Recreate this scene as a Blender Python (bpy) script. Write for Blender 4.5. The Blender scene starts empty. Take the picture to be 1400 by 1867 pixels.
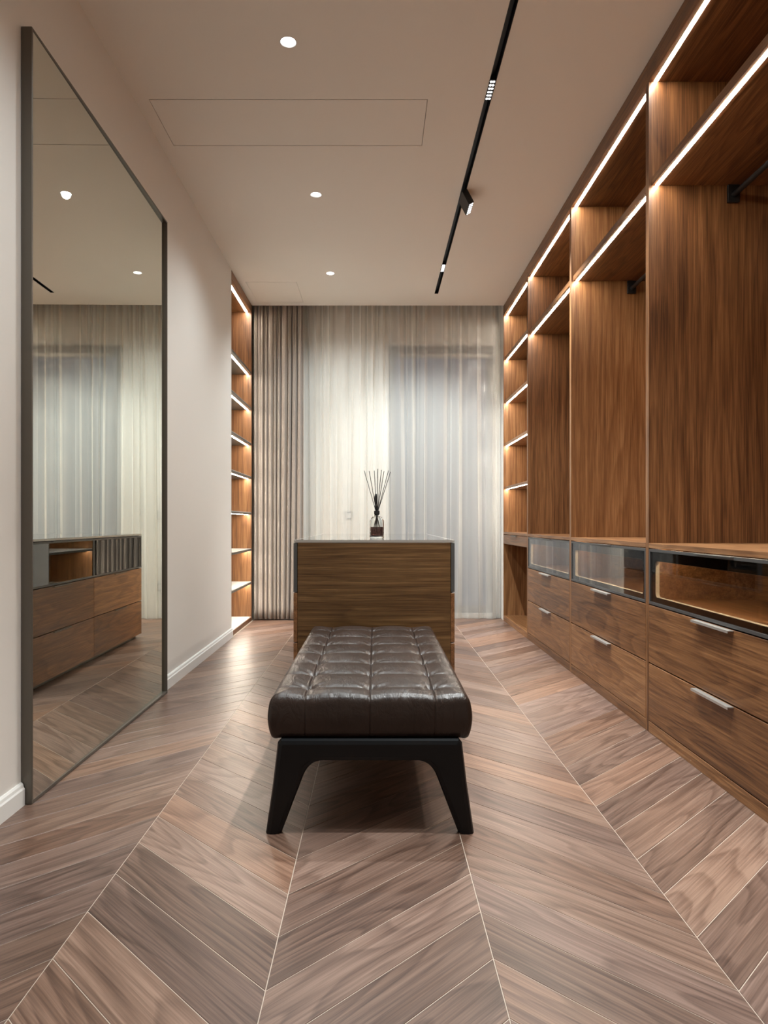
import bpy, bmesh, math, random
from mathutils import Vector, Matrix

# ------------------------------------------------------------------ camera, world, exposure
scene = bpy.context.scene
COL = scene.collection
PI = math.pi
F_PX = 1288.0
cam_d = bpy.data.cameras.new('camera'); cam = bpy.data.objects.new('camera', cam_d); COL.objects.link(cam)
cam.location = (0, 0, 1.0); cam.rotation_euler = (PI/2, 0, 0)
cam_d.sensor_fit = 'HORIZONTAL'; cam_d.sensor_width = 36.0
cam_d.lens = 36.0*F_PX/1400.0
cam_d.shift_x = (700-684.5)/1400.0; cam_d.shift_y = (952-933.5)/1400.0
cam_d.clip_start = 0.05
scene.camera = cam
scene.view_settings.view_transform = 'Standard'; scene.view_settings.look = 'None'
scene.view_settings.gamma = 1.0; scene.view_settings.use_curve_mapping = False
scene.view_settings.exposure = 0.22
w = bpy.data.worlds.new('world'); scene.world = w; w.use_nodes = True
w.node_tree.nodes['Background'].inputs[0].default_value = (0.42, 0.46, 0.62, 1)
w.node_tree.nodes['Background'].inputs[1].default_value = 0.2

LED_POWER = 85.0
DOWN_W = 64.0
TRACK_W = 265.0
H = 3.2                      # ceiling height

# ------------------------------------------------------------------ materials
class NT:
    def __init__(s, name):
        s.m = bpy.data.materials.new(name); s.m.use_nodes = True
        s.t = s.m.node_tree; s.N = s.t.nodes; s.L = s.t.links
        s.N.clear(); s.out = s.N.new('ShaderNodeOutputMaterial')
    def n(s, kind, **kw):
        nd = s.N.new('ShaderNode'+kind)
        for k, v in kw.items(): setattr(nd, k, v)
        return nd
    def l(s, a, b): s.L.new(a, b)
    def math(s, op, a, b=None, c=None):
        nd = s.n('Math', operation=op)
        for i, v in enumerate((a, b, c)):
            if v is None: continue
            if isinstance(v, (int, float)): nd.inputs[i].default_value = v
            else: s.l(v, nd.inputs[i])
        return nd.outputs[0]
    def noise(s, vec, scale, detail=2, rough=.5, dist=0):
        nd = s.n('TexNoise'); s.l(vec, nd.inputs['Vector'])
        nd.inputs['Scale'].default_value = scale; nd.inputs['Detail'].default_value = detail
        nd.inputs['Roughness'].default_value = rough; nd.inputs['Distortion'].default_value = dist
        return nd.outputs['Fac']
    def ramp(s, fac, stops):
        nd = s.n('ValToRGB'); s.l(fac, nd.inputs[0]); e = nd.color_ramp.elements
        while len(e) < len(stops): e.new(.5)
        for i, (p, c) in enumerate(stops): e[i].position = p; e[i].color = (*c, 1)
        return nd.outputs[0]
    def mapping(s, vec, scale, loc=None):
        nd = s.n('Mapping'); s.l(vec, nd.inputs[0]); nd.inputs['Scale'].default_value = scale
        if loc is not None: s.l(loc, nd.inputs['Location'])
        return nd.outputs[0]
    def pbr(s, **kw):
        b = s.n('BsdfPrincipled')
        for k, v in kw.items():
            k = k.replace('_', ' ')
            if isinstance(v, (int, float)): b.inputs[k].default_value = v
            elif isinstance(v, tuple): b.inputs[k].default_value = (*v, 1)
            else: s.l(v, b.inputs[k])
        return b
    def bump(s, h, strength, dist=.002):
        b = s.n('Bump'); b.inputs['Strength'].default_value = strength; b.inputs['Distance'].default_value = dist
        s.l(h, b.inputs['Height']); return b.outputs[0]
    def done(s, sh):
        s.l(sh, s.out.inputs[0]); return s.m

def plain(name, col, rough=.5, metal=0., bump=0., bscale=200, **kw):
    t = NT(name); co = t.n('TexCoord').outputs['Object']
    nz = t.noise(co, bscale, 3)
    b = t.pbr(Base_Color=col, Roughness=rough, Metallic=metal, **kw)
    v = t.math('MULTIPLY_ADD', nz, .08, rough-.04); t.l(v, b.inputs['Roughness'])
    if bump: t.l(t.bump(nz, bump), b.inputs['Normal'])
    return t.done(b.outputs[0])

def wood(name, axis, stops, rough=.38, fib=1.0, mid=.7, ring=9., al=.55, ac=5., vary=.25, spec=.45, coat=0., patch=0.3, rk=.22, tint=False):
    """walnut veneer; the grain runs along the given object axis"""
    t = NT(name); co = t.n('TexCoord').outputs['Object']
    rnd = t.n('ObjectInfo').outputs['Random']
    cx = t.n('CombineXYZ')
    t.l(t.math('MULTIPLY', rnd, 37.), cx.inputs[0]); t.l(t.math('MULTIPLY', rnd, 91.), cx.inputs[1]); t.l(t.math('MULTIPLY', rnd, 53.), cx.inputs[2])
    def sc(a, c): return tuple(a if 'xyz'[i] == axis else c for i in range(3))
    v1 = t.mapping(co, sc(al, ac), cx.outputs[0])
    n1 = t.noise(v1, 1., 2.0, .4, .15)
    rings = t.math('FRACT', t.math('MULTIPLY', n1, ring*1.7))
    rings = t.math('MULTIPLY', t.math('POWER', rings, 2.2), t.math('SMOOTH_MIN', t.math('MULTIPLY', t.math('SUBTRACT', 1., rings), 7.), 1., .2))
    n2 = t.noise(t.mapping(co, sc(3.5, 170.), cx.outputs[0]), 1., 3, .65)
    n3 = t.noise(t.mapping(co, sc(.9, 34.), cx.outputs[0]), 1., 3, .6)
    n4 = t.noise(t.mapping(co, sc(.5, 3.), cx.outputs[0]), 1., 1, .5)
    f = t.math('MULTIPLY_ADD', rings, -rk, .5+.3*rk)
    for nn, k in ((n2, fib), (n3, mid), (n4, patch)): f = t.math('ADD', f, t.math('MULTIPLY_ADD', nn, k, -.5*k))
    f = t.math('ADD', f, t.math('MULTIPLY_ADD', rnd, vary, -.5*vary))
    colr = t.ramp(f, stops)
    if tint:
        wn = t.n('TexWhiteNoise', noise_dimensions='1D'); t.l(t.math('MULTIPLY', rnd, 777.), wn.inputs['W'])
        tc = t.ramp(wn.outputs[0], [(0, (1.08, .96, .86)), (.5, (1., 1., 1.)), (1, (.93, .96, 1.05))])
        mx = t.n('MixRGB', blend_type='MULTIPLY'); mx.inputs[0].default_value = 1.; t.l(colr, mx.inputs[1]); t.l(tc, mx.inputs[2]); colr = mx.outputs[0]
    b = t.pbr(Base_Color=colr, Roughness=rough, Specular_IOR_Level=spec)
    t.l(t.math('MULTIPLY_ADD', n3, .16, rough-.08), b.inputs['Roughness'])
    b.inputs['Coat Weight'].default_value = coat; b.inputs['Coat Roughness'].default_value = .25
    t.l(t.bump(n2, .12, .001), b.inputs['Normal'])
    return t.done(b.outputs[0])

W_STOPS = [(.14, (.062, .023, .009)), (.40, (.150, .064, .024)), (.62, (.235, .106, .041)), (.86, (.37, .188, .080))]
WZ = wood('walnut_upright_grain', 'z', W_STOPS, ring=10, al=.26, ac=3.4, rk=.2)
WY = wood('walnut_lengthwise_grain', 'y', W_STOPS, ring=9, al=.55, ac=4.2, rk=.22)
I_SHADED_STOPS = [(.16, (.034, .014, .0045)), (.42, (.078, .037, .012)), (.62, (.118, .060, .021)), (.84, (.20, .108, .042))]  # island end walnut, colour darkened to carry the shade on its near face
WX = wood('walnut_shaded_crosswise_grain', 'x', I_SHADED_STOPS, ring=8, al=.55, ac=5.0, rk=.2)
FLOORW = wood('walnut_parquet', 'x',
    [(.10, (.055, .029, .020)), (.38, (.115, .067, .048)), (.6, (.175, .107, .078)), (.90, (.28, .184, .138))],
    rough=.35, ring=10, al=.65, ac=4.6, vary=.34, spec=.5, patch=.3, rk=.34, tint=True, fib=1.0, mid=.45)
WALL = plain('warm_white_paint', (.78, .755, .72), .55, bump=.03, bscale=350)
CEIL = plain('matt_ceiling_paint', (.86, .81, .74), .7, bump=.02, bscale=350)
BASE = plain('white_satin_lacquer', (.80, .80, .78), .35)
JOINT = plain('pale_joint_filler', (.50, .42, .35), .6)
BRONZE = plain('dark_bronze_metal', (.14, .125, .105), .4, .5)
DARKM = plain('graphite_metal', (.10, .10, .10), .4, .5)
BLACKM = plain('black_powder_coat', (.008, .008, .009), .5)
NICKEL = plain('satin_nickel', (.50, .48, .45), .35, .6)
CREAM = plain('cream_edging', (.72, .62, .46), .5)
WHITEGL = plain('white_glass_shelf_top', (.80, .82, .80), .12)
BLACKB = plain('black_glass_border', (.006, .006, .006), .12)
LACQ = plain('black_lacquered_wood', (.0035, .0042, .0055), .4, bump=.03, bscale=120, Specular_IOR_Level=.3)
WHITEP = plain('white_plastic', (.7, .7, .7), .4)
WINF = plain('grey_window_frame', (.16, .16, .18), .45)
TOPG = plain('smoked_glass_top', (.03, .03, .028), .06, Coat_Weight=.5)
RUBBER = plain('dark_felt', (.02, .02, .02), .8)

def emis(name, col, s):
    t = NT(name); e = t.n('Emission'); e.inputs[0].default_value = (*col, 1); e.inputs[1].default_value = s
    return t.done(e.outputs[0])
LED = emis('led_strip_glow', (1., .90, .76), LED_POWER)
LEDIN = emis('drawer_led_glow', (1., .84, .62), 70.0)
LAMP = emis('lamp_glow', (1., .97, .93), 14.)
LENS = emis('lens_glow', (1., .98, .97), 9.)

def glassy(name, tint, gloss=.04, rough=.02):
    t = NT(name); tr = t.n('BsdfTransparent'); tr.inputs[0].default_value = (*tint, 1)
    gl = t.n('BsdfGlossy'); gl.inputs['Roughness'].default_value = rough; gl.inputs[0].default_value = (.95, .97, 1, 1)
    fr = t.n('Fresnel'); t.l(t.math('MULTIPLY_ADD', t.n('NewGeometry').outputs['Backfacing'], 1/1.5-1.5, 1.5), fr.inputs[0])
    f = t.math('ADD', fr.outputs[0], gloss)
    mx = t.n('MixShader'); t.l(f, mx.inputs[0]); t.l(tr.outputs[0], mx.inputs[1]); t.l(gl.outputs[0], mx.inputs[2])
    return t.done(mx.outputs[0])
SMOKE = glassy('smoked_glass', (.74, .72, .69), .02)
SMOKE2 = glassy('dark_smoked_glass', (.16, .155, .15), .10)
CLEAR = glassy('window_glass', (.9, .92, .93), .0, .12)

def mirror_mat():
    t = NT('silvered_glass'); g = t.n('BsdfGlossy'); g.inputs[0].default_value = (.74, .75, .69, 1); g.inputs['Roughness'].default_value = .0
    return t.done(g.outputs[0])
MIRROR = mirror_mat()

def sheer_mat():
    t = NT('sheer_voile'); co = t.n('TexCoord').outputs['Object']
    nz = t.noise(t.mapping(co, (260, 1, 260)), 1., 2)
    tr = t.n('BsdfTransparent'); tr.inputs[0].default_value = (1, 1, 1, 1)
    d = t.n('BsdfDiffuse'); tl = t.n('BsdfTranslucent')
    for x in (d, tl): x.inputs[0].default_value = (.86, .86, .82, 1)
    m1 = t.n('MixShader'); m1.inputs[0].default_value = .35; t.l(d.outputs[0], m1.inputs[1]); t.l(tl.outputs[0], m1.inputs[2])
    # a woven net hides more when it is seen edge-on
    lw = t.n('LayerWeight'); lw.inputs[0].default_value = .45
    f = t.math('MULTIPLY_ADD', lw.outputs['Facing'], .62, .46)
    f = t.math('ADD', f, t.math('MULTIPLY_ADD', nz, .05, -.025))
    f = t.math('MINIMUM', f, .97)
    m2 = t.n('MixShader'); t.l(f, m2.inputs[0]); t.l(tr.outputs[0], m2.inputs[1]); t.l(m1.outputs[0], m2.inputs[2])
    return t.done(m2.outputs[0])
SHEER = sheer_mat()

def cloth_mat():
    t = NT('taupe_drape_cloth'); co = t.n('TexCoord').outputs['Object']
    nz = t.noise(t.mapping(co, (500, 500, 90)), 1., 3)
    c = t.ramp(nz, [(.3, (.26, .22, .19)), (.7, (.35, .30, .26))])
    b = t.pbr(Base_Color=c, Roughness=.85, Sheen_Weight=.3)
    t.l(t.bump(nz, .2), b.inputs['Normal'])
    return t.done(b.outputs[0])
DRAPE = cloth_mat()

def leather_mat():
    t = NT('brown_leather'); co = t.n('TexCoord').outputs['Object']
    v = t.n('TexVoronoi'); v.inputs['Scale'].default_value = 330; t.l(co, v.inputs['Vector'])
    n2 = t.noise(t.mapping(co, (26, 9, 14)), 1., 4, .6, .6)
    n3 = t.noise(co, 6, 2)
    c = t.ramp(n3, [(.3, (.020, .012, .009)), (.7, (.032, .020, .016))])
    b = t.pbr(Base_Color=c, Roughness=.34, Specular_IOR_Level=.38)
    t.l(t.math('MULTIPLY_ADD', n2, .2, .25), b.inputs['Roughness'])
    b1 = t.n('Bump'); b1.inputs['Strength'].default_value = .12; b1.inputs['Distance'].default_value = .0008; t.l(v.outputs['Distance'], b1.inputs['Height'])
    b2 = t.n('Bump'); b2.inputs['Strength'].default_value = .5; b2.inputs['Distance'].default_value = .012; t.l(n2, b2.inputs['Height'])
    t.l(b1.outputs[0], b2.inputs['Normal']); t.l(b2.outputs[0], b.inputs['Normal'])
    return t.done(b.outputs[0])
LEATHER = leather_mat()
def bottle_mat():
    t = NT('clear_bottle_glass'); b = t.pbr(Base_Color=(.93, .95, .94), Roughness=.02, IOR=1.45, Transmission_Weight=1.)
    return t.done(b.outputs[0])
BOTTLE = bottle_mat()
LIQUID = glassy('rosy_brown_liquid', (.38, .24, .22), .0)

# ------------------------------------------------------------------ mesh helpers
def box(bm, x0, x1, y0, y1, z0, z1):
    vs = [bm.verts.new(c) for c in ((x0,y0,z0),(x1,y0,z0),(x1,y1,z0),(x0,y1,z0),(x0,y0,z1),(x1,y0,z1),(x1,y1,z1),(x0,y1,z1))]
    for f in ((3,2,1,0),(4,5,6,7),(0,1,5,4),(1,2,6,5),(2,3,7,6),(3,0,4,7)): bm.faces.new([vs[i] for i in f])
    return vs
def finish(name, bm, mat, parent=None, bevel=0., smooth=False, loc=None):
    if bevel: bmesh.ops.bevel(bm, geom=bm.edges[:], offset=bevel, segments=1, affect='EDGES', profile=.5)
    me = bpy.data.meshes.new(name); bm.to_mesh(me); bm.free()
    me.materials.append(mat)
    if smooth:
        for p in me.polygons: p.use_smooth = True
    o = bpy.data.objects.new(name, me); COL.objects.link(o)
    if parent: o.parent = parent
    if loc: o.location = loc
    return o
def bx(name, mat, parent, x0, x1, y0, y1, z0, z1, bevel=.0012):
    """a board: its own origin sits at its low corner, so that each board has its own stretch of grain"""
    bm = bmesh.new(); box(bm, 0, x1-x0, 0, y1-y0, 0, z1-z0)
    bmesh.ops.recalc_face_normals(bm, faces=bm.faces[:])
    return finish(name, bm, mat, parent, min(bevel, .3*min(x1-x0, y1-y0, z1-z0)), loc=(x0, y0, z0))
def rrect(u0, u1, v0, v1, r=0., n=6):
    if r <= 0: return [(u0,v0),(u1,v0),(u1,v1),(u0,v1)]
    pts = []
    for cu, cv, a in ((u0+r,v0+r,PI),(u1-r,v0+r,1.5*PI),(u1-r,v1-r,0),(u0+r,v1-r,.5*PI)):
        for k in range(n+1):
            t = a+.5*PI*k/n; pts.append((cu+r*math.cos(t), cv+r*math.sin(t)))
    return pts
def circ(cu, cv, r, n=32): return [(cu+r*math.cos(2*PI*k/n), cv+r*math.sin(2*PI*k/n)) for k in range(n)]
def plate(name, loops, w0, w1, fmap, mat, parent=None, loc=None):
    """a flat plate with holes: first loop is the outline; fmap(u, v, w) -> xyz"""
    cu = bpy.data.curves.new('plate_curve', 'CURVE'); cu.dimensions = '2D'; cu.fill_mode = 'BOTH'
    cu.extrude = .5*(w1-w0)
    for lp in loops:
        s = cu.splines.new('POLY'); s.points.add(len(lp)-1); s.use_cyclic_u = True
        for p, c in zip(s.points, lp): p.co = (c[0], c[1], 0, 1)
    tmp = bpy.data.objects.new('plate_tmp', cu); COL.objects.link(tmp)
    dg = bpy.context.evaluated_depsgraph_get()
    me0 = bpy.data.meshes.new_from_object(tmp.evaluated_get(dg))
    bpy.data.objects.remove(tmp); bpy.data.curves.remove(cu)
    bm = bmesh.new(); bm.from_mesh(me0); bpy.data.meshes.remove(me0)
    bmesh.ops.remove_doubles(bm, verts=bm.verts[:], dist=1e-5)
    mid = .5*(w0+w1)
    for v in bm.verts: v.co = Vector(fmap(v.co.x, v.co.y, v.co.z+mid))
    bmesh.ops.recalc_face_normals(bm, faces=bm.faces[:])
    me = bpy.data.meshes.new(name); bm.to_mesh(me); bm.free()
    me.materials.clear(); me.materials.append(mat)
    for p in me.polygons: p.material_index = 0; p.use_smooth = False
    o = bpy.data.objects.new(name, me); COL.objects.link(o)
    if parent: o.parent = parent
    if loc: o.location = loc
    return o
def tube(bm, a, b, r, n=12, r2=None):
    a, b = Vector(a), Vector(b); d = (b-a).normalized(); r2 = r if r2 is None else r2
    u = d.orthogonal().normalized(); v = d.cross(u)
    R = [[bm.verts.new(p+(u*math.cos(2*PI*k/n)+v*math.sin(2*PI*k/n))*q) for k in range(n)] for p, q in ((a, r), (b, r2))]
    for k in range(n): bm.faces.new((R[0][k], R[0][(k+1)%n], R[1][(k+1)%n], R[1][k]))
    bm.faces.new(R[0][::-1]); bm.faces.new(R[1])
def lathe(bm, prof, n=32, c=(0,0,0), sq=0):
    rings = []
    for r, z in prof:
        rings.append([bm.verts.new((c[0]+r*math.cos(2*PI*k/n), c[1]+r*math.sin(2*PI*k/n), c[2]+z)) for k in range(n)])
    for a, b in zip(rings, rings[1:]):
        for k in range(n): bm.faces.new((a[k], a[(k+1)%n], b[(k+1)%n], b[k]))
    bm.faces.new(rings[0][::-1]); bm.faces.new(rings[-1])
def thing(name, label, cat, loc=(0,0,0), group=None, rot=None):
    o = bpy.data.objects.new(name, None); COL.objects.link(o); o.location = loc
    o.empty_display_size = .1
    if rot: o.rotation_euler = rot
    o['label'] = label; o['category'] = cat
    if group: o['group'] = group
    return o
def tag(o, label, cat, group=None):
    o['label'] = label; o['category'] = cat
    if group: o['group'] = group
    return o
def struct(o, label=None):
    o['kind'] = 'structure'
    if label: o['label'] = label
    return o

# ------------------------------------------------------------------ the room
XL, XR, YB, YF = -1.255, 1.302, 7.40, -1.0      # left wall, wardrobe faces, window wall, wall behind the camera
NY0, NY1 = 6.15, 7.17                            # shelving niche
WY_END = [7.197, 6.054, 4.723, 3.387, 2.05, .715]

floor = bx('floor', JOINT, None, -1.75, 1.98, YF-.06, YB+.06, -.08, -.0012, 0); struct(floor, 'chevron parquet floor of brown walnut planks')
bm = bmesh.new()
ST = .196; GAP = .0022
def plank_mesh(name, wd, up):
    a = wd if up else -wd
    pts = [(0, 0), (wd, a), (wd, a+ST), (0, ST)]
    ang = PI/4 if up else -PI/4
    g = GAP/2
    q = [(g, g*1.4 + (g if up else -g)), (wd-g, a+g*1.4-(g if up else -g)), (wd-g, a+ST-g*1.4-(g if up else -g)), (g, ST-g*1.4+(g if up else -g))]
    bm = bmesh.new(); c, s = math.cos(-ang), math.sin(-ang)
    lo = [bm.verts.new((c*x-s*y, s*x+c*y, -.0012)) for x, y in q]; hi = [bm.verts.new((c*x-s*y, s*x+c*y, 0)) for x, y in q]
    bm.faces.new(hi); bm.faces.new(lo[::-1])
    for k in range(4): bm.faces.new((lo[k], lo[(k+1)%4], hi[(k+1)%4], hi[k]))
    bmesh.ops.recalc_face_normals(bm, faces=bm.faces[:])
    bmesh.ops.bevel(bm, geom=[e for e in bm.edges if all(v.co.z > -.0003 for v in e.verts)], offset=.0007, segments=1, affect='EDGES')
    me = bpy.data.meshes.new(name); bm.to_mesh(me); bm.free(); me.materials.append(FLOORW)
    return me, ang
RA = 2.291
cols = [(-1.245, .505, True, 0.), (-.74, .505, False, .505), (-.235, .505, True, 0.), (.27, .505, False, .505), (.775, .535, True, 0.)]
rng = random.Random(5)
floor_off = Vector(floor.location)
for x0, wd, up, off in cols:
    me, ang = plank_mesh('plank', wd, up)
    k0 = math.floor((YF - .0 - RA - off - (wd if up else 0))/ST)+1
    y = RA+off+k0*ST
    while True:
        ylo = y if up else y-wd
        if ylo > YB-.02: break
        if ylo > YF-.3:
            o = bpy.data.objects.new('plank', me); COL.objects.link(o); o.parent = floor
            o.location = Vector((x0, y, 0))-floor_off; o.rotation_euler = (0, 0, ang)
        y += ST

# left wall with the niche behind it
bm = bmesh.new(); box(bm, -1.75, XL, YF, NY0, 0, H); box(bm, -1.75, -1.70, NY0, YB, 0, H); box(bm, -1.75, -1.70, 7.177, YB, H, H+.179)
struct(finish('wall_left', bm, WALL), 'smooth warm white painted wall on the left')
bm = bmesh.new(); box(bm, XR+.61, XR+.67, WY_END[-1], YB, 0, H); box(bm, XR+.002, XR+.67, 7.198, YB, 0, H+.179); box(bm, XR, XR+.67, YF, WY_END[-1]-.002, 0, H)
struct(finish('wall_right', bm, WALL), 'painted wall behind the wardrobes')
bm = bmesh.new(); box(bm, -1.75, XR+.67, YF-.06, YF, 0, H)
struct(finish('wall_front', bm, WALL), 'painted wall behind the camera')
WX0, WX1, WZ0, WZ1 = .14, 1.255, .04, 2.86
plate('wall_back', [rrect(-1.75, XR+.67, 0, H+.179), rrect(WX0, WX1, WZ0, WZ1)], YB, YB+.28, lambda u, v, w_: (u, w_, v), WALL)
struct(bpy.data.objects['wall_back'], 'cream wall behind the curtains')
# window
win = plate('window_1', [rrect(WX0+.002, WX1-.002, WZ0+.002, WZ1-.002), rrect(WX0+.065, WX1-.065, WZ0+.07, WZ1-.10)],
            YB+.08, YB+.15, lambda u, v, w_: (u, w_, v), WINF); struct(win, 'dark tall window behind the sheer curtain')
bx('pane', CLEAR, win, WX0+.06, WX1-.06, YB+.11, YB+.116, WZ0+.065, WZ1-.095, 0)
bx('blind_box', NICKEL, win, WX0+.10, WX1-.06, YB+.05, YB+.075, WZ1-.125, WZ1-.085)
# ceiling with grooves of the hatches, lamp openings and the track slot
DL = [(-.40, 1.74), (-.40, 3.24), (-.40, 4.75), (-.40, 6.25)]
TX, TW = .585, .0175
HAT = [(-1.18, .272, 3.675, 4.13), (-1.19, -.722, 6.47, 7.07)]
loops = [rrect(-1.75, XR+.67, YF-.06, 7.176)]
for a in HAT: loops.append(rrect(*a))
for x, y in DL: loops.append(circ(x, y, .040))
loops.append(rrect(TX-TW, TX+TW, 0.2, 6.80))
ceil = plate('ceiling', loops, H, H+.02, lambda u, v, w_: (u, v, w_), CEIL); struct(ceil, 'flat off-white painted ceiling')
bx('ceiling_backing', DARKM, ceil, -1.75, XR+.67, YF-.06, 7.15, H+.075, H+.10, 0)
bx('curtain_pocket_riser', CEIL, ceil, -1.75, XR+.67, 7.160, 7.175, H+.021, H+.20, 0)
bx('curtain_pocket_top', CEIL, ceil, -1.75, XR+.67, 7.1755, YB+.28, H+.18, H+.20, 0)
for a in HAT:
    g = .003
    bx('access_panel', CEIL, ceil, a[0]+g, a[1]-g, a[2]+.006, a[3]-.006, H+.0003, H+.018, 0)

# baseboard: two lengths, one on each side of the mirror
def baseboard(y0, y1, rounded=False):
    bm = bmesh.new()
    prof = [(0, 0), (.016, 0), (.016, .058), (.012, .064), (.010, .074), (.005, .080), (0, .080)]
    A = [bm.verts.new((XL+x, y0, z)) for x, z in prof]; B = [bm.verts.new((XL+x, y1, z)) for x, z in prof]
    n = len(prof)
    for k in range(n): bm.faces.new((A[k], A[(k+1)%n], B[(k+1)%n], B[k]))
    bm.faces.new(A); bm.faces.new(B[::-1]); bmesh.ops.recalc_face_normals(bm, faces=bm.faces[:])
    return finish('baseboard_left', bm, BASE)
struct(baseboard(YF, 2.497), 'white moulded baseboard nearer than the mirror')
struct(baseboard(4.135, 6.148), 'white moulded baseboard beyond the mirror')

# ------------------------------------------------------------------ ceiling lamps
def spot(name, loc, power, size, blend, target, col=(1, .96, .90), rad=.02, parent=None):
    l = bpy.data.lights.new(name, 'SPOT'); l.energy = power; l.spot_size = size; l.spot_blend = blend
    l.shadow_soft_size = rad; l.color = col
    o = bpy.data.objects.new(name, l); COL.objects.link(o)
    d = Vector(target)-Vector(loc); q = d.to_track_quat('-Z', 'Y').to_euler()
    o.rotation_euler = q
    if parent: o.parent = parent; o.location = Vector(loc)-Vector(parent.location)
    else: o.location = loc
    return o
DLLAB = ['small round recessed ceiling downlight above the camera', 'largest and nearest round recessed downlight in the ceiling',
         'middle round recessed downlight, between the ceiling hatch and the farthest downlight', 'smallest round downlight in the ceiling, nearest the curtains']
for (x, y), lab in zip(DL, DLLAB):
    t = thing('ceiling_downlight', lab, 'ceiling light', (x, y, H), 'recessed ceiling downlights')
    bm = bmesh.new()
    n = 40
    rings = [[bm.verts.new((r*math.cos(2*PI*k/n), r*math.sin(2*PI*k/n), z)) for k in range(n)] for r, z in [(.0398, .001), (.0385, -.001), (.0350, .001), (.030, .034), (.0398, .034)]]
    for i in range(5):
        a, b = rings[i], rings[(i+1) % 5]
        for k in range(n): bm.faces.new((a[k], a[(k+1)%n], b[(k+1)%n], b[k]))
    bmesh.ops.recalc_face_normals(bm, faces=bm.faces[:])
    finish('reflector_ring', bm, WHITEP, t, smooth=True)
    bm = bmesh.new(); tube(bm, (0, 0, .022), (0, 0, .034), .0305, 32); finish('lamp', bm, LAMP, t)
    spot('spot_source', (x, y, H-.004), DOWN_W*(1.55 if y > 6 else 1), math.radians(136), 1., (x+(.2 if y > 6 else 0), y+(.6 if y > 6 else 0), 0), (.90, .985, 1.), .03, t)

track = thing('track_rail', 'long thin black lighting track recessed along the ceiling', 'track light', (TX, 3.5, H))
bm = bmesh.new()
y0, y1 = .202-3.5, 6.798-3.5
box(bm, -TW+.0005, -TW+.0025, y0, y1, -.002, .05); box(bm, TW-.0025, TW-.0005, y0, y1, -.002, .05)
box(bm, -TW+.0005, TW-.0005, y0, y1, .048, .052); box(bm, -TW+.0005, TW-.0005, y0, y0+.002, -.002, .05); box(bm, -TW+.0005, TW-.0005, y1-.002, y1, -.002, .05)
finish('channel', bm, BLACKM, track)
bx('conductor_strip', BLACKM, track, -.006, .006, y0+.01, y1-.01, .03, .0475, 0)
def module(y, lab, tgt, L=.17, power=None):
    t = thing('track_lamp', lab, 'track light', (TX, y, H), 'flush lamp inserts in the ceiling track')
    bx('housing', BLACKM, t, -.0145, .0145, -L/2, L/2, .0005, .028, 0)
    n = 6
    for k in range(n):
        for s in (-1, 1):
            bm = bmesh.new(); tube(bm, (s*.0066, -L/2+L*(k+.5)/n, -.0008), (s*.0066, -L/2+L*(k+.5)/n, .0004), .0058, 12)
            finish('lens', bm, LENS, t)
    spot('spot_source', (TX, y, H-.006), power or TRACK_W, math.radians(100), .9, tgt, (.93, .98, .98), .015, t)
module(2.1, 'flush lamp insert of the ceiling track, nearest the camera', (TX+.4, 2.0, 0))
module(3.60, 'large glowing lamp insert flush in the black track, beside the ceiling hatch', (TX+.4, 3.4, 0))
module(6.12, 'small glowing lamp insert in the black track near its far end', (TX-.1, 7.0, 0))
# the swivelled spot that hangs from the track
sp = thing('track_spotlight', 'black box-shaped spotlight hanging tilted from the ceiling track', 'spotlight', (TX, 4.75, H))
bm = bmesh.new(); tube(bm, (0, 0, -.03), (0, 0, -.0025), .008, 14); finish('pivot', bm, BLACKM, sp)
head = bx('head', BLACKM, sp, -.019, .019, -.085, .085, -.105, -.005, .002)
R = Matrix.Rotation(math.radians(-28), 4, 'Y')
def bake(o):
    m = o.matrix_basis.copy(); o.data.transform(R @ m); o.matrix_basis = Matrix.Identity(4)
bake(head)
for k in range(6):
    for s in (-1, 1):
        bm = bmesh.new(); tube(bm, (s*.008, -.085+.17*(k+.5)/6, -.1062), (s*.008, -.085+.17*(k+.5)/6, -.1048), .0048, 12)
        o = finish('lens', bm, LENS, head); o.data.transform(R)
spot('spot_source', Vector((TX, 4.75, H))+R.to_3x3() @ Vector((0, 0, -.112)), TRACK_W, math.radians(90), .8, (1.55, 4.86, .9), (.93, .98, .98), .015, sp)

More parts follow.
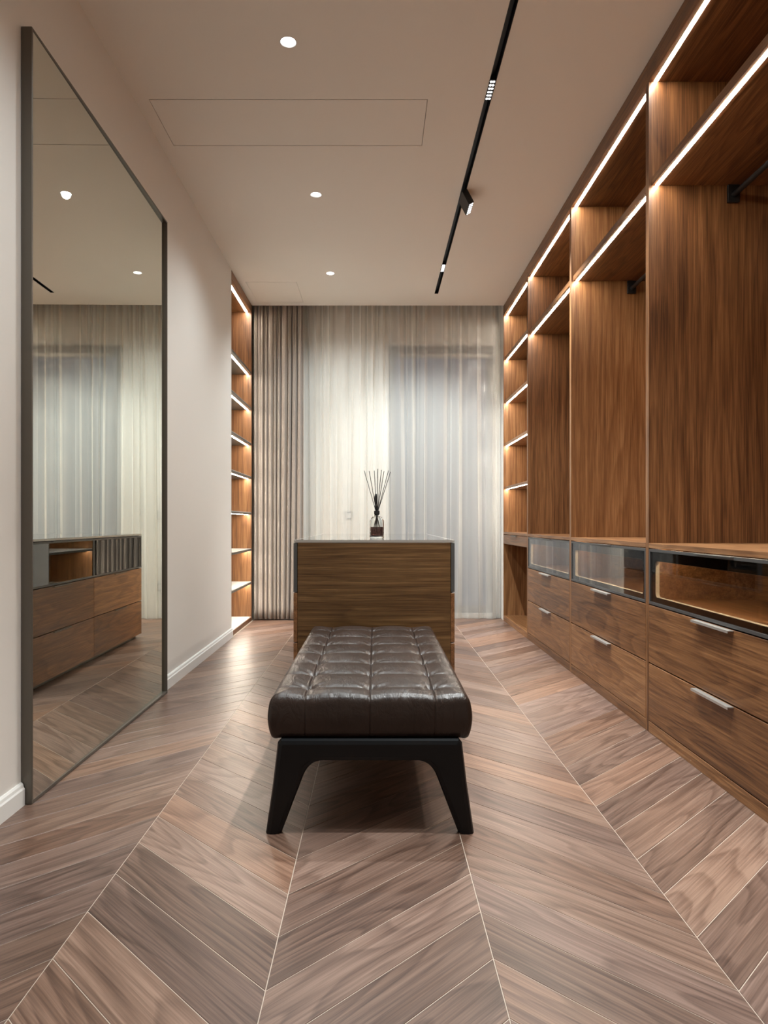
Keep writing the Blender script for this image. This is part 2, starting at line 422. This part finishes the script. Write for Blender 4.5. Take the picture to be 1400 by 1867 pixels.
# ------------------------------------------------------------------ wardrobes on the right
def handle(name, parent, xf, yc, z, L, mat=NICKEL, out=.024):
    bm = bmesh.new()
    box(bm, xf-out, xf, yc-L/2, yc+L/2, z, z+.0035); box(bm, xf-out, xf-out+.003, yc-L/2, yc+L/2, z-.006, z)
    return finish(name, bm, mat, parent)
def ring(name, mat, parent, y0, y1, z0, z1, m, x0, x1, r=0., r2=None, mt=None):
    """upright frame in the Y-Z plane"""
    mt = m if mt is None else mt
    return plate(name, [rrect(y0, y1, z0, z1, r if r2 is None else r2), rrect(y0+m, y1-m, z0+m, z1-mt, r)], x0, x1, lambda u, v, w_: (w_, u, v), mat, parent)
def glass_drawer(t, xs, y0, y1, z0, z1, flip=1, inner=True, glass=SMOKE, border=.035, hl=.3):
    """a glass-fronted drawer; xs = x of the front face, flip = which way the inside lies"""
    def X(a, b):
        p, q = xs+flip*a, xs+flip*b
        return (min(p, q), max(p, q))
    a, b = X(0, .02)
    fr = ring('glass_drawer', DARKM, t, y0, y1, z0, z1, .012, a, b)
    a, b = X(.003, .007)
    bx('pane', glass, fr, a, b, y0+.0125, y1-.0125, z0+.0125, z1-.0125, 0)
    if inner:
        a, b = X(.009, .012)
        plate('dark_border', [rrect(y0+.0125, y1-.0125, z0+.0125, z1-.0125), rrect(y0+.05, y1-.05, z0+.036, z1-.055, .02)], a, b, lambda u, v, w_: (w_, u, v), BLACKB, fr)
        a, b = X(.0122, .03)
        ring('cream_rim', CREAM, fr, y0+.047, y1-.047, z0+.033, z1-.052, .004, a, b, .018, .021)
        a, b = X(.03, .50)
        box_ = bmesh.new()
        box(box_, a, b, y0+.02, y1-.02, z0+.010, z0+.022)
        box(box_, a, b, y0+.02, y0+.03, z0+.022, z1-.06); box(box_, a, b, y1-.03, y1-.02, z0+.022, z1-.06)
        a2, b2 = X(.49, .50)
        box(box_, a2, b2, y0+.03, y1-.03, z0+.022, z1-.06)
        finish('drawer_tray', box_, WY, fr)
    yc = (y0+y1)/2
    bm = bmesh.new(); a, b = X(-.014, .004)
    box(bm, a, b, yc-hl/2, yc+hl/2, z1-.004, z1-.0005)
    finish('handle', bm, DARKM, fr)
    return fr
Z_C0, Z_C1 = .878, .900
ULAB = ['narrowest open walnut wardrobe with four lit shelves and an open kneehole, beside the sheer curtain',
        'small-looking walnut wardrobe with glass drawer, just in front of the open shelved bay',
        'middle walnut hanging bay with glass drawer, second from the right edge of the picture',
        'largest nearest walnut hanging bay at the right edge with glass-fronted drawer',
        'walnut hanging bay nearest the camera, next to the room entrance wall']
NS, TP = .018, 3.10
for i in range(5):
    y1, y0 = WY_END[i], WY_END[i+1]; W = y1-y0-.001
    t = thing('wardrobe_unit', ULAB[i], 'wardrobe', (XR, y0, 0), 'built-in wardrobes along the right wall')
    a, b = NS, W-NS
    bx('side_panel', WZ, t, 0, .60, 0, NS, 0, TP); bx('side_panel', WZ, t, 0, .60, W-NS, W, 0, TP)
    bx('back_panel', WZ, t, .582, .60, a, b, .056, TP)
    bx('top_panel', WY, t, .0185, .60, 0, W, TP, TP+.02)
    bx('fascia', WY, t, 0, .018, 0, W, TP+.0002, H-.001, .0004)
    def led(par, x, z, ya, yb, wd=.018, mat=LED):
        return bx('led_strip', mat, par, x, x+wd, ya, yb, z-.0015, z-.0002, 0)
    led(t, .024, TP, a+.004, b-.004)
    bx('plinth', WY, t, 0, .018, a, b, 0, .053)
    bx('counter', WY, t, 0.0, .582, a, b, Z_C0, Z_C1, .0008)
    bx('bottom_panel', WY, t, .0185, .582, a, b, .036, .054)
    if i == 0:
        for zu in (2.65, 2.21, 1.775, 1.335):
            s = bx('shelf', WY, t, .014, .582, a, b, zu, zu+.024)
            o = bx('led_strip', LED, s, .014, .030, .004, b-a-.004, -.0015, -.0002, 0)
        d = bx('drawer', WY, t, 0, .5, a+.002, b-.002, .782, .873)
        handle('handle', d, 0, (b-a)/2, .0875, .26, BRONZE, .014)
    else:
        s = bx('shelf', WY, t, .014, .582, a, b, 2.605, 2.641)
        bx('led_strip', LED, s, .016, .033, .004, b-a-.004, -.0015, -.0002, 0)
        r = bmesh.new(); tube(r, (.40, a+.012, 2.555), (.40, b-.012, 2.555), .013, 18)
        rail = finish('hanging_rail', r, BLACKM, t)
        for ya in (a, b-.014): bx('rail_bracket', BLACKM, rail, .372, .428, ya, ya+.014, 2.52, 2.604)
        gd = glass_drawer(t, 0, a+.003, b-.003, .612, .873)
        led(t, .06, Z_C0, a+.02, b-.02, .01, LEDIN)
        for z0, z1 in ((.334, .606), (.057, .328)):
            d = bx('drawer', WY, t, 0, .020, a+.003, b-.003, z0, z1)
            handle('handle', d, 0, (b-a)/2-.003, z1-z0-.0045, .30)

# ------------------------------------------------------------------ lit shelving niche on the left
n = thing('shelving_unit', 'tall narrow walnut shelving niche with lit shelves, left of the brown curtain', 'shelving', (XL, NY0, 0))
NW = NY1-NY0; ND = -.44
bx('side_panel', WZ, n, ND, -.004, .001, .019, 0, H-.002); bx('side_panel', WZ, n, ND, 0, NW-.018, NW, 0, H-.002)
bx('edge_trim', BRONZE, n, -.0035, .0, .0, .010, 0, H-.002, 0)
bx('back_panel', WZ, n, ND, ND+.018, .019, NW-.018, .04, H-.07)
bx('top_panel', WY, n, ND, 0, .0195, NW-.0185, H-.075, H-.002)
bx('led_strip', LED, n, -.06, -.038, .03, NW-.03, H-.0765, H-.0752, 0)
b0 = bx('bottom_panel', WY, n, ND+.018, 0, .0195, NW-.0185, 0, .04)
bx('white_top', WHITEGL, b0, .002, -ND-.024, .002, NW-.04, .0402, .044, 0)
for z in (2.52, 2.16, 1.80, 1.462, 1.10, .735, .40):
    s = bx('shelf', BRONZE, n, ND+.018, 0, .0195, NW-.0185, z-.024, z-.004)
    bx('white_top', WHITEGL, s, .002, -ND-.022, .002, NW-.04, .0202, .024, 0)
    bx('led_strip', LED, s, -ND-.018-.050, -ND-.018-.032, .006, NW-.044, -.0015, -.0002, 0)

# ------------------------------------------------------------------ mirror
m = thing('wall_mirror', 'huge bronze-framed rectangular mirror standing on the floor against the left wall', 'mirror', (XL+.001, 2.5, 0))
MW, MH, MD, MT = 1.632, 2.755, .038, .010
def fr(name, y0, y1, z0, z1): return bx(name, BRONZE, m, 0, MD, y0, y1, z0, z1, .001)
fr('frame_side', 0, MT, 0.001, MH); fr('frame_side', MW-MT, MW, 0.001, MH)
fr('frame_rail', MT, MW-MT, MH-MT, MH); fr('frame_rail', MT, MW-MT, .001, MT+.004)
bm = bmesh.new()
xa, xb = .0365, .0225       # the sheet sits very slightly out of parallel in its frame
vs = box(bm, 0, 1, MT, MW-MT, MT+.004, MH-MT)
for v in vs:
    k = (v.co.y-MT)/(MW-2*MT); x = xa*(1-k)+xb*k
    v.co.x = x if v.co.x > .5 else x-.005
bmesh.ops.recalc_face_normals(bm, faces=bm.faces[:])
finish('mirror_glass', bm, MIRROR, m)
bx('backing_board', DARKM, m, 0.001, .008, MT, MW-MT, MT+.004, MH-MT, 0)

# ------------------------------------------------------------------ island chest
IX0, IX1, IY0, IY1 = -.463, .447, 3.99, 6.16
IW, IL = IX1-IX0, IY1-IY0
isl = thing('island_chest', 'walnut island chest of drawers with a smoked glass top behind the bench', 'chest of drawers', (IX0, IY0, 0))
bx('plinth', BRONZE, isl, .04, IW-.04, .03, IL-.03, 0, .03)
FT = .022
bx('end_panel', WX, isl, FT+.001, IW-FT-.001, 0, .022, .03, .884); bx('end_panel', WX, isl, FT+.001, IW-FT-.001, IL-.022, IL, .03, .884)
bx('carcass', WX, isl, FT+.022, IW-FT-.022, .023, IL-.023, .031, .595)
tp = plate('top_frame', [rrect(0, IW, 0, IL), rrect(.012, IW-.012, .012, IL-.012)], .885, .898, lambda u, v, w_: (u, v, w_), NICKEL, isl)
bx('glass_top', TOPG, isl, .0125, IW-.0125, .0125, IL-.0125, .886, .899, 0)
for side in (0, 1):
    xs = 0 if side == 0 else IW
    fl = 1 if side == 0 else -1
    for c in (0, 1):
        ya = .001+c*(IL/2); yb = ya+IL/2-.003
        g = glass_drawer(isl, xs, ya, yb, .606, .881, fl, inner=False, glass=SMOKE2)
        for z0, z1 in ((.322, .600), (.034, .316)):
            xa_, xb_ = (0, FT) if side == 0 else (IW-FT, IW)
            d = bx('drawer', WY, isl, xa_, xb_, ya, yb, z0, z1)
            bm = bmesh.new(); L = .26; yc = (yb-ya)/2
            x0_, x1_ = (-.014, .0) if side == 0 else (FT, FT+.014)
            box(bm, x0_, x1_, yc-L/2, yc+L/2, z1-z0-.005, z1-z0-.001)
            finish('handle', bm, BRONZE, d)
bx('inner_divider', DARKM, isl, FT+.03, IW-FT-.03, IL/2-.01, IL/2+.01, .60, .88)
bx('tray_bottom', WY, isl, FT+.022, IW-FT-.022, .023, IL-.023, .596, .604)

# ------------------------------------------------------------------ bench
BC, BY0, BY1 = -.018, 2.283, 3.80
ben = thing('tufted_bench', 'dark brown tufted leather bench on black splayed wooden legs', 'bench', (BC, (BY0+BY1)/2, 0))
HX, HY, ZB, ZT, RR = .322, (BY1-BY0)/2, .300, .434, .020
SX = [-.21, 0, .21]; SY = [-HY+.127+.2105*k for k in range(7)]
def cushion():
    bm = bmesh.new()
    def axis(h, keys, fine, coarse):
        pts = set(); x = -h
        N = int(2*h/fine); pts = [-h+2*h*i/N for i in range(N+1)]
        for k in keys: pts = [p for p in pts if abs(p-k) > .0085]+[k+d*.001 for d in (-8, -6, -4.5, -3, -2, -1, 0, 1, 2, 3, 4.5, 6, 8)]
        return sorted(pts)
    xs = axis(HX, SX, .006, 0); ys = axis(HY, [], .006, 0)
    nz = 14; zs = [ZB+(ZT-ZB)*k/nz for k in range(nz+1)]
    nx, ny = len(xs)-1, len(ys)-1
    V = {}
    def vert(i, j, k):
        key = (i, j, k)
        if key in V: return V[key]
        p = Vector((xs[i], ys[j], zs[k]))
        r = RR
        c = Vector((max(-HX+r, min(HX-r, p.x)), max(-HY+r, min(HY-r, p.y)), max(ZB+.018, min(ZT-r, p.z))))
        d = p-c
        if d.length > 1e-6:
            rr = r if p.z > ZB+.018 else .018
            nrm = d.normalized(); p = c+nrm*min(d.length, rr if abs(d.length) > 0 else 0) if True else p
        else: nrm = Vector((0, 0, 1))
        X, Y, Z = p
        tz = max(0., min(1., (Z-(ZT-RR))/RR))
        # side bulge
        zz = (Z-ZB)/(ZT-ZB); bul = .010*math.sin(PI*max(0, min(1, zz)))
        if abs(X) > HX-RR*1.01: X += math.copysign(bul, X)
        if abs(Y) > HY-RR*1.01: Y += math.copysign(bul, Y)
        # seams along and across
        dx = min(abs(X-s) for s in SX); dy = min(abs(Y-s) for s in SY)
        edge = max(abs(X)/HX, 0)
        if tz > 0:
            fx = min(1, dx/.105); fy = min(1, dy/.105)
            puff = .016*(max(0, math.sin(PI/2*fx))**.55)*(max(0, math.sin(PI/2*fy))**.55)
            ex = min(1, (HX-abs(X))/.05); ey = min(1, (HY-abs(Y))/.05)
            puff = puff*min(ex, 1)*min(ey, 1) if False else puff
            Z += tz*(puff*(.25+.75*min(ex, ey)) - .0022*math.exp(-(dx/.0018)**2) + .0022*math.exp(-((dx-.0045)/.002)**2))
            q = dx*dx+dy*dy
            Z -= tz*.016*math.exp(-q/(.021**2))*(min(1, ey*1.0))
            # pleats that run out from each button
            jx = min(range(3), key=lambda a: abs(X-SX[a])); jy = min(range(7), key=lambda a: abs(Y-SY[a]))
            ux, uy = X-SX[jx], Y-SY[jy]; ang = math.atan2(uy, ux); rad = math.hypot(ux, uy)
            Z += tz*.0016*math.sin(ang*9+jx*1.7+jy*2.3)*math.exp(-((rad-.04)/.03)**2)
        else:
            cut = .003*math.exp(-(dx/.0022)**2)
            if abs(Y) > HY-RR*.6: Y -= math.copysign(cut, Y)
        if zz < .12:   # drooping corners
            cr = max(0, (abs(X)/HX-.86))/.14*max(0, abs(Y)/HY-.9)/.1
            Z -= .008*min(1, cr)
        V[key] = bm.verts.new((X, Y, Z)); return V[key]
    def q(a, b, c, d):
        try: bm.faces.new((a, b, c, d))
        except ValueError: pass
    for i in range(nx):
        for j in range(ny):
            q(vert(i,j,nz), vert(i+1,j,nz), vert(i+1,j+1,nz), vert(i,j+1,nz))
            q(vert(i,j+1,0), vert(i+1,j+1,0), vert(i+1,j,0), vert(i,j,0))
    for k in range(nz):
        for i in range(nx):
            q(vert(i,0,k), vert(i+1,0,k), vert(i+1,0,k+1), vert(i,0,k+1)); q(vert(i+1,ny,k), vert(i,ny,k), vert(i,ny,k+1), vert(i+1,ny,k+1))
        for j in range(ny):
            q(vert(0,j+1,k), vert(0,j,k), vert(0,j,k+1), vert(0,j+1,k+1)); q(vert(nx,j,k), vert(nx,j+1,k), vert(nx,j+1,k+1), vert(nx,j,k+1))
    return finish('cushion', bm, LEATHER, ben, smooth=True)
cu = cushion()
# stitched seams standing proud, and the covered buttons
def strip(name, pts, r, par, mat=LEATHER):
    bm = bmesh.new()
    for a, b in zip(pts, pts[1:]): tube(bm, a, b, r, 6)
    return finish(name, bm, mat, par, smooth=True)
bmb = bmesh.new()
lathe(bmb, [(.001, .4235), (.009, .4240), (.011, .4222), (.011, .4150)], 12)
btn = finish('button', bmb, LEATHER, cu, smooth=True, loc=(SX[0], SY[0], 0))
for sx in SX:
    for sy in SY:
        if (sx, sy) == (SX[0], SY[0]): continue
        o = btn.copy(); COL.objects.link(o); o.parent = cu; o.location = (sx, sy, 0)
def leg_profile():
    half = [(.000, .303), (.286, .303), (.297, .290), (.312, .16), (.335, .0), (.285, .0)]
    # inner edge: straight leg then a rounded corner into the rail
    cx_, cz = .160, .175
    inner = [(.218, .175)]
    p0, p1, p2 = Vector((.212, .190)), Vector((.193, .232)), Vector((.150, .232))
    for k in range(9):
        tt = k/8; p = (1-tt)**2*p0+2*tt*(1-tt)*p1+tt*tt*p2; inner.append((p.x, p.y))
    half += inner+[(0, .232)]
    return half
hp = leg_profile()
out = hp[1:-1]
poly = [(x, z) for x, z in out]+[(-x, z) for x, z in out[::-1]]
def leg_frame(yc):
    o = plate('leg_frame', [poly], -.0225, .0225, lambda u, v, w_: (u, w_+yc, v), LACQ, ben)
    bm = bmesh.new(); bm.from_mesh(o.data)
    es = [e for e in bm.edges if len(e.link_faces) == 2 and e.calc_face_angle(0) > 1.2 and (abs(e.verts[0].co.y-e.verts[1].co.y) < 1e-4)]
    es = [e for e in es if max(v.co.z for v in e.verts) > .002]
    bmesh.ops.bevel(bm, geom=es, offset=.016, segments=2, affect='EDGES', profile=.5)
    bm.to_mesh(o.data); bm.free()
    for s in (-1, 1): bx('foot_pad', RUBBER, o, *(sorted((s*.288, s*.332))), yc-.018, yc+.018, .0003, .0006, 0) if False else None
    return o
leg_frame(-HY+.001); leg_frame(HY-.035)
for s in (-1, 1): bx('side_rail', LACQ, ben, *(sorted((s*.255, s*.290))), -HY+.06, HY-.06, .245, .299, .004)
bx('seat_base', LACQ, ben, -.252, .252, -HY+.06, HY-.06, .278, .2995, .002)

# ------------------------------------------------------------------ reed diffuser
rd = thing('reed_diffuser', 'clear glass reed diffuser with dark reeds on the island top', 'reed diffuser', (.008, 4.29, .8992))
def sqprof(bm, prof, n=40, p=5.):
    rings = []
    for r, z, e in prof:
        R_ = []
        for k in range(n):
            a = 2*PI*k/n; c, s = math.cos(a), math.sin(a)
            sc_ = 1/((abs(c)**e+abs(s)**e)**(1/e)); R_.append(bm.verts.new((r*sc_*c, r*sc_*s, z)))
        rings.append(R_)
    for a, b in zip(rings, rings[1:]):
        for k in range(n): bm.faces.new((a[k], a[(k+1)%n], b[(k+1)%n], b[k]))
    bm.faces.new(rings[0][::-1]); bm.faces.new(rings[-1])
bm = bmesh.new()
sqprof(bm, [(.040, 0, 5), (.044, .004, 5), (.044, .105, 5), (.040, .122, 4), (.026, .134, 3), (.015, .138, 2), (.015, .158, 2), (.0115, .158, 2), (.0115, .136, 2),
            (.024, .129, 3), (.037, .116, 4), (.040, .102, 5), (.040, .020, 5), (.036, .016, 5)])
bmesh.ops.recalc_face_normals(bm, faces=bm.faces[:]); finish('bottle', bm, BOTTLE, rd, smooth=True)
bm = bmesh.new(); sqprof(bm, [(.035, .0175, 5), (.0385, .021, 5), (.0385, .072, 5)]); finish('liquid', bm, LIQUID, rd, smooth=False)
bm = bmesh.new()
lathe(bm, [(.0125, .150), (.017, .151), (.017, .170), (.0125, .171)], 24); finish('collar', bm, BLACKM, rd, smooth=False)
reeds = [(-.073, .03, .415), (-.042, -.02, .41), (-.012, .02, .415), (.010, -.03, .423), (.032, .03, .42), (.048, -.015, .41), (.075, .01, .415), (.087, -.02, .405)]
for k, (dx, dy, z) in enumerate(reeds):
    a = Vector((dx*.06, dy*.06, .162)); b = Vector((dx-.004, dy, z)); d = (b-a)
    lo = a-d*(.135/d.z)
    lo.x = max(-.03, min(.03, lo.x)); lo.y = max(-.03, min(.03, lo.y))
    bm = bmesh.new(); tube(bm, lo, a, .0019, 8); tube(bm, a, b, .0019, 8); finish('reed', bm, BLACKM, rd)
bm = bmesh.new()
lathe(bm, [(.001, .172), (.007, .185), (.005, .205), (.008, .225), (.010, .255), (.006, .272), (.001, .274)], 12, (-.006, -.004, 0)); finish('ribbon', bm, BLACKM, rd, smooth=True)

# ------------------------------------------------------------------ curtains
def curtain(name, x0, x1, yc, amp, wl, mat, seed, z0, z1, nx, nzv, thick=0, hem=False, lobe=0.):
    rg = random.Random(seed)
    # fold positions with uneven spacing
    xs = [x0]; 
    while xs[-1] < x1: xs.append(xs[-1]+wl*rg.uniform(.65, 1.4))
    amps = [rg.uniform(.6, 1.) for _ in xs]; lean = [rg.uniform(-.4, .4) for _ in xs]
    bm = bmesh.new(); G = []
    def ph(x):
        for i in range(len(xs)-1):
            if x <= xs[i+1]: f = (x-xs[i])/(xs[i+1]-xs[i]); return i+f, amps[i]*(1-f)+amps[i+1]*f, lean[i]*(1-f)+lean[i+1]*f
        return len(xs)-1, amps[-1], lean[-1]
    for j in range(nzv+1):
        v = j/nzv; z = z1+(z0-z1)*v; row = []
        top = math.exp(-v*5)
        for i in range(nx+1):
            x = x0+(x1-x0)*i/nx
            p, a, le = ph(x+.018*le0(x, v, seed))
            th = 2*PI*p
            lb = 1-2*abs(math.sin(.5*th+.5*le*v))**.75
            y = amp*(a*(1-.35*top)*((1-lobe)*math.sin(th+le*v)+lobe*lb)+.13*math.sin(2.3*th+1.3*seed+le*3*v)+.35*top*math.sin(2*th+1))
            xx = x+.06*wl*math.sin(2*th+le)*(1-.5*top)
            yy = y
            if hem and v > .93: yy += amp*.25*math.sin(31*x+z*60)*(v-.93)/.07; 
            row.append(bm.verts.new((min(x1, max(x0, xx)), yy, z)))
        G.append(row)
    for j in range(nzv):
        for i in range(nx): bm.faces.new((G[j][i], G[j+1][i], G[j+1][i+1], G[j][i+1]))
    o = finish(name, bm, mat, smooth=True, loc=(0, yc, 0))
    if thick:
        md = o.modifiers.new('thickness', 'SOLIDIFY'); md.thickness = thick; md.offset = 0
    return o
def le0(x, v, s): return math.sin(7*x+s)*v+.5*math.sin(17*x+2*s)*v*v
tag(curtain('sheer_curtain', -.86, 1.297, 7.315, .044, .15, SHEER, 3, .003, H+.12, 1500, 34, hem=True, lobe=.5),
    'floor-length white sheer curtain across the window wall', 'curtain')
tag(curtain('heavy_curtain', -1.245, -.735, 7.210, .028, .050, DRAPE, 8, .012, H+.12, 520, 30, thick=.002, lobe=1.),
    'heavy taupe floor-length curtain drawn beside the lit shelving niche', 'curtain')

# ------------------------------------------------------------------ wall sockets seen through the sheer
for z, lab in ((1.07, 'small square switch plate on the wall behind the sheer, at counter height'), (.32, 'small square socket plate low on the wall behind the sheer')):
    s = thing('wall_socket', lab, 'socket', (-.279, YB, z), 'plates on the window wall')
    bx('plate', WINF, s, -.041, .041, -.010, 0, -.041, .041, .002)
    bx('rocker', WHITEP, s, -.026, .026, -.013, -.0102, -.026, .026, .001)
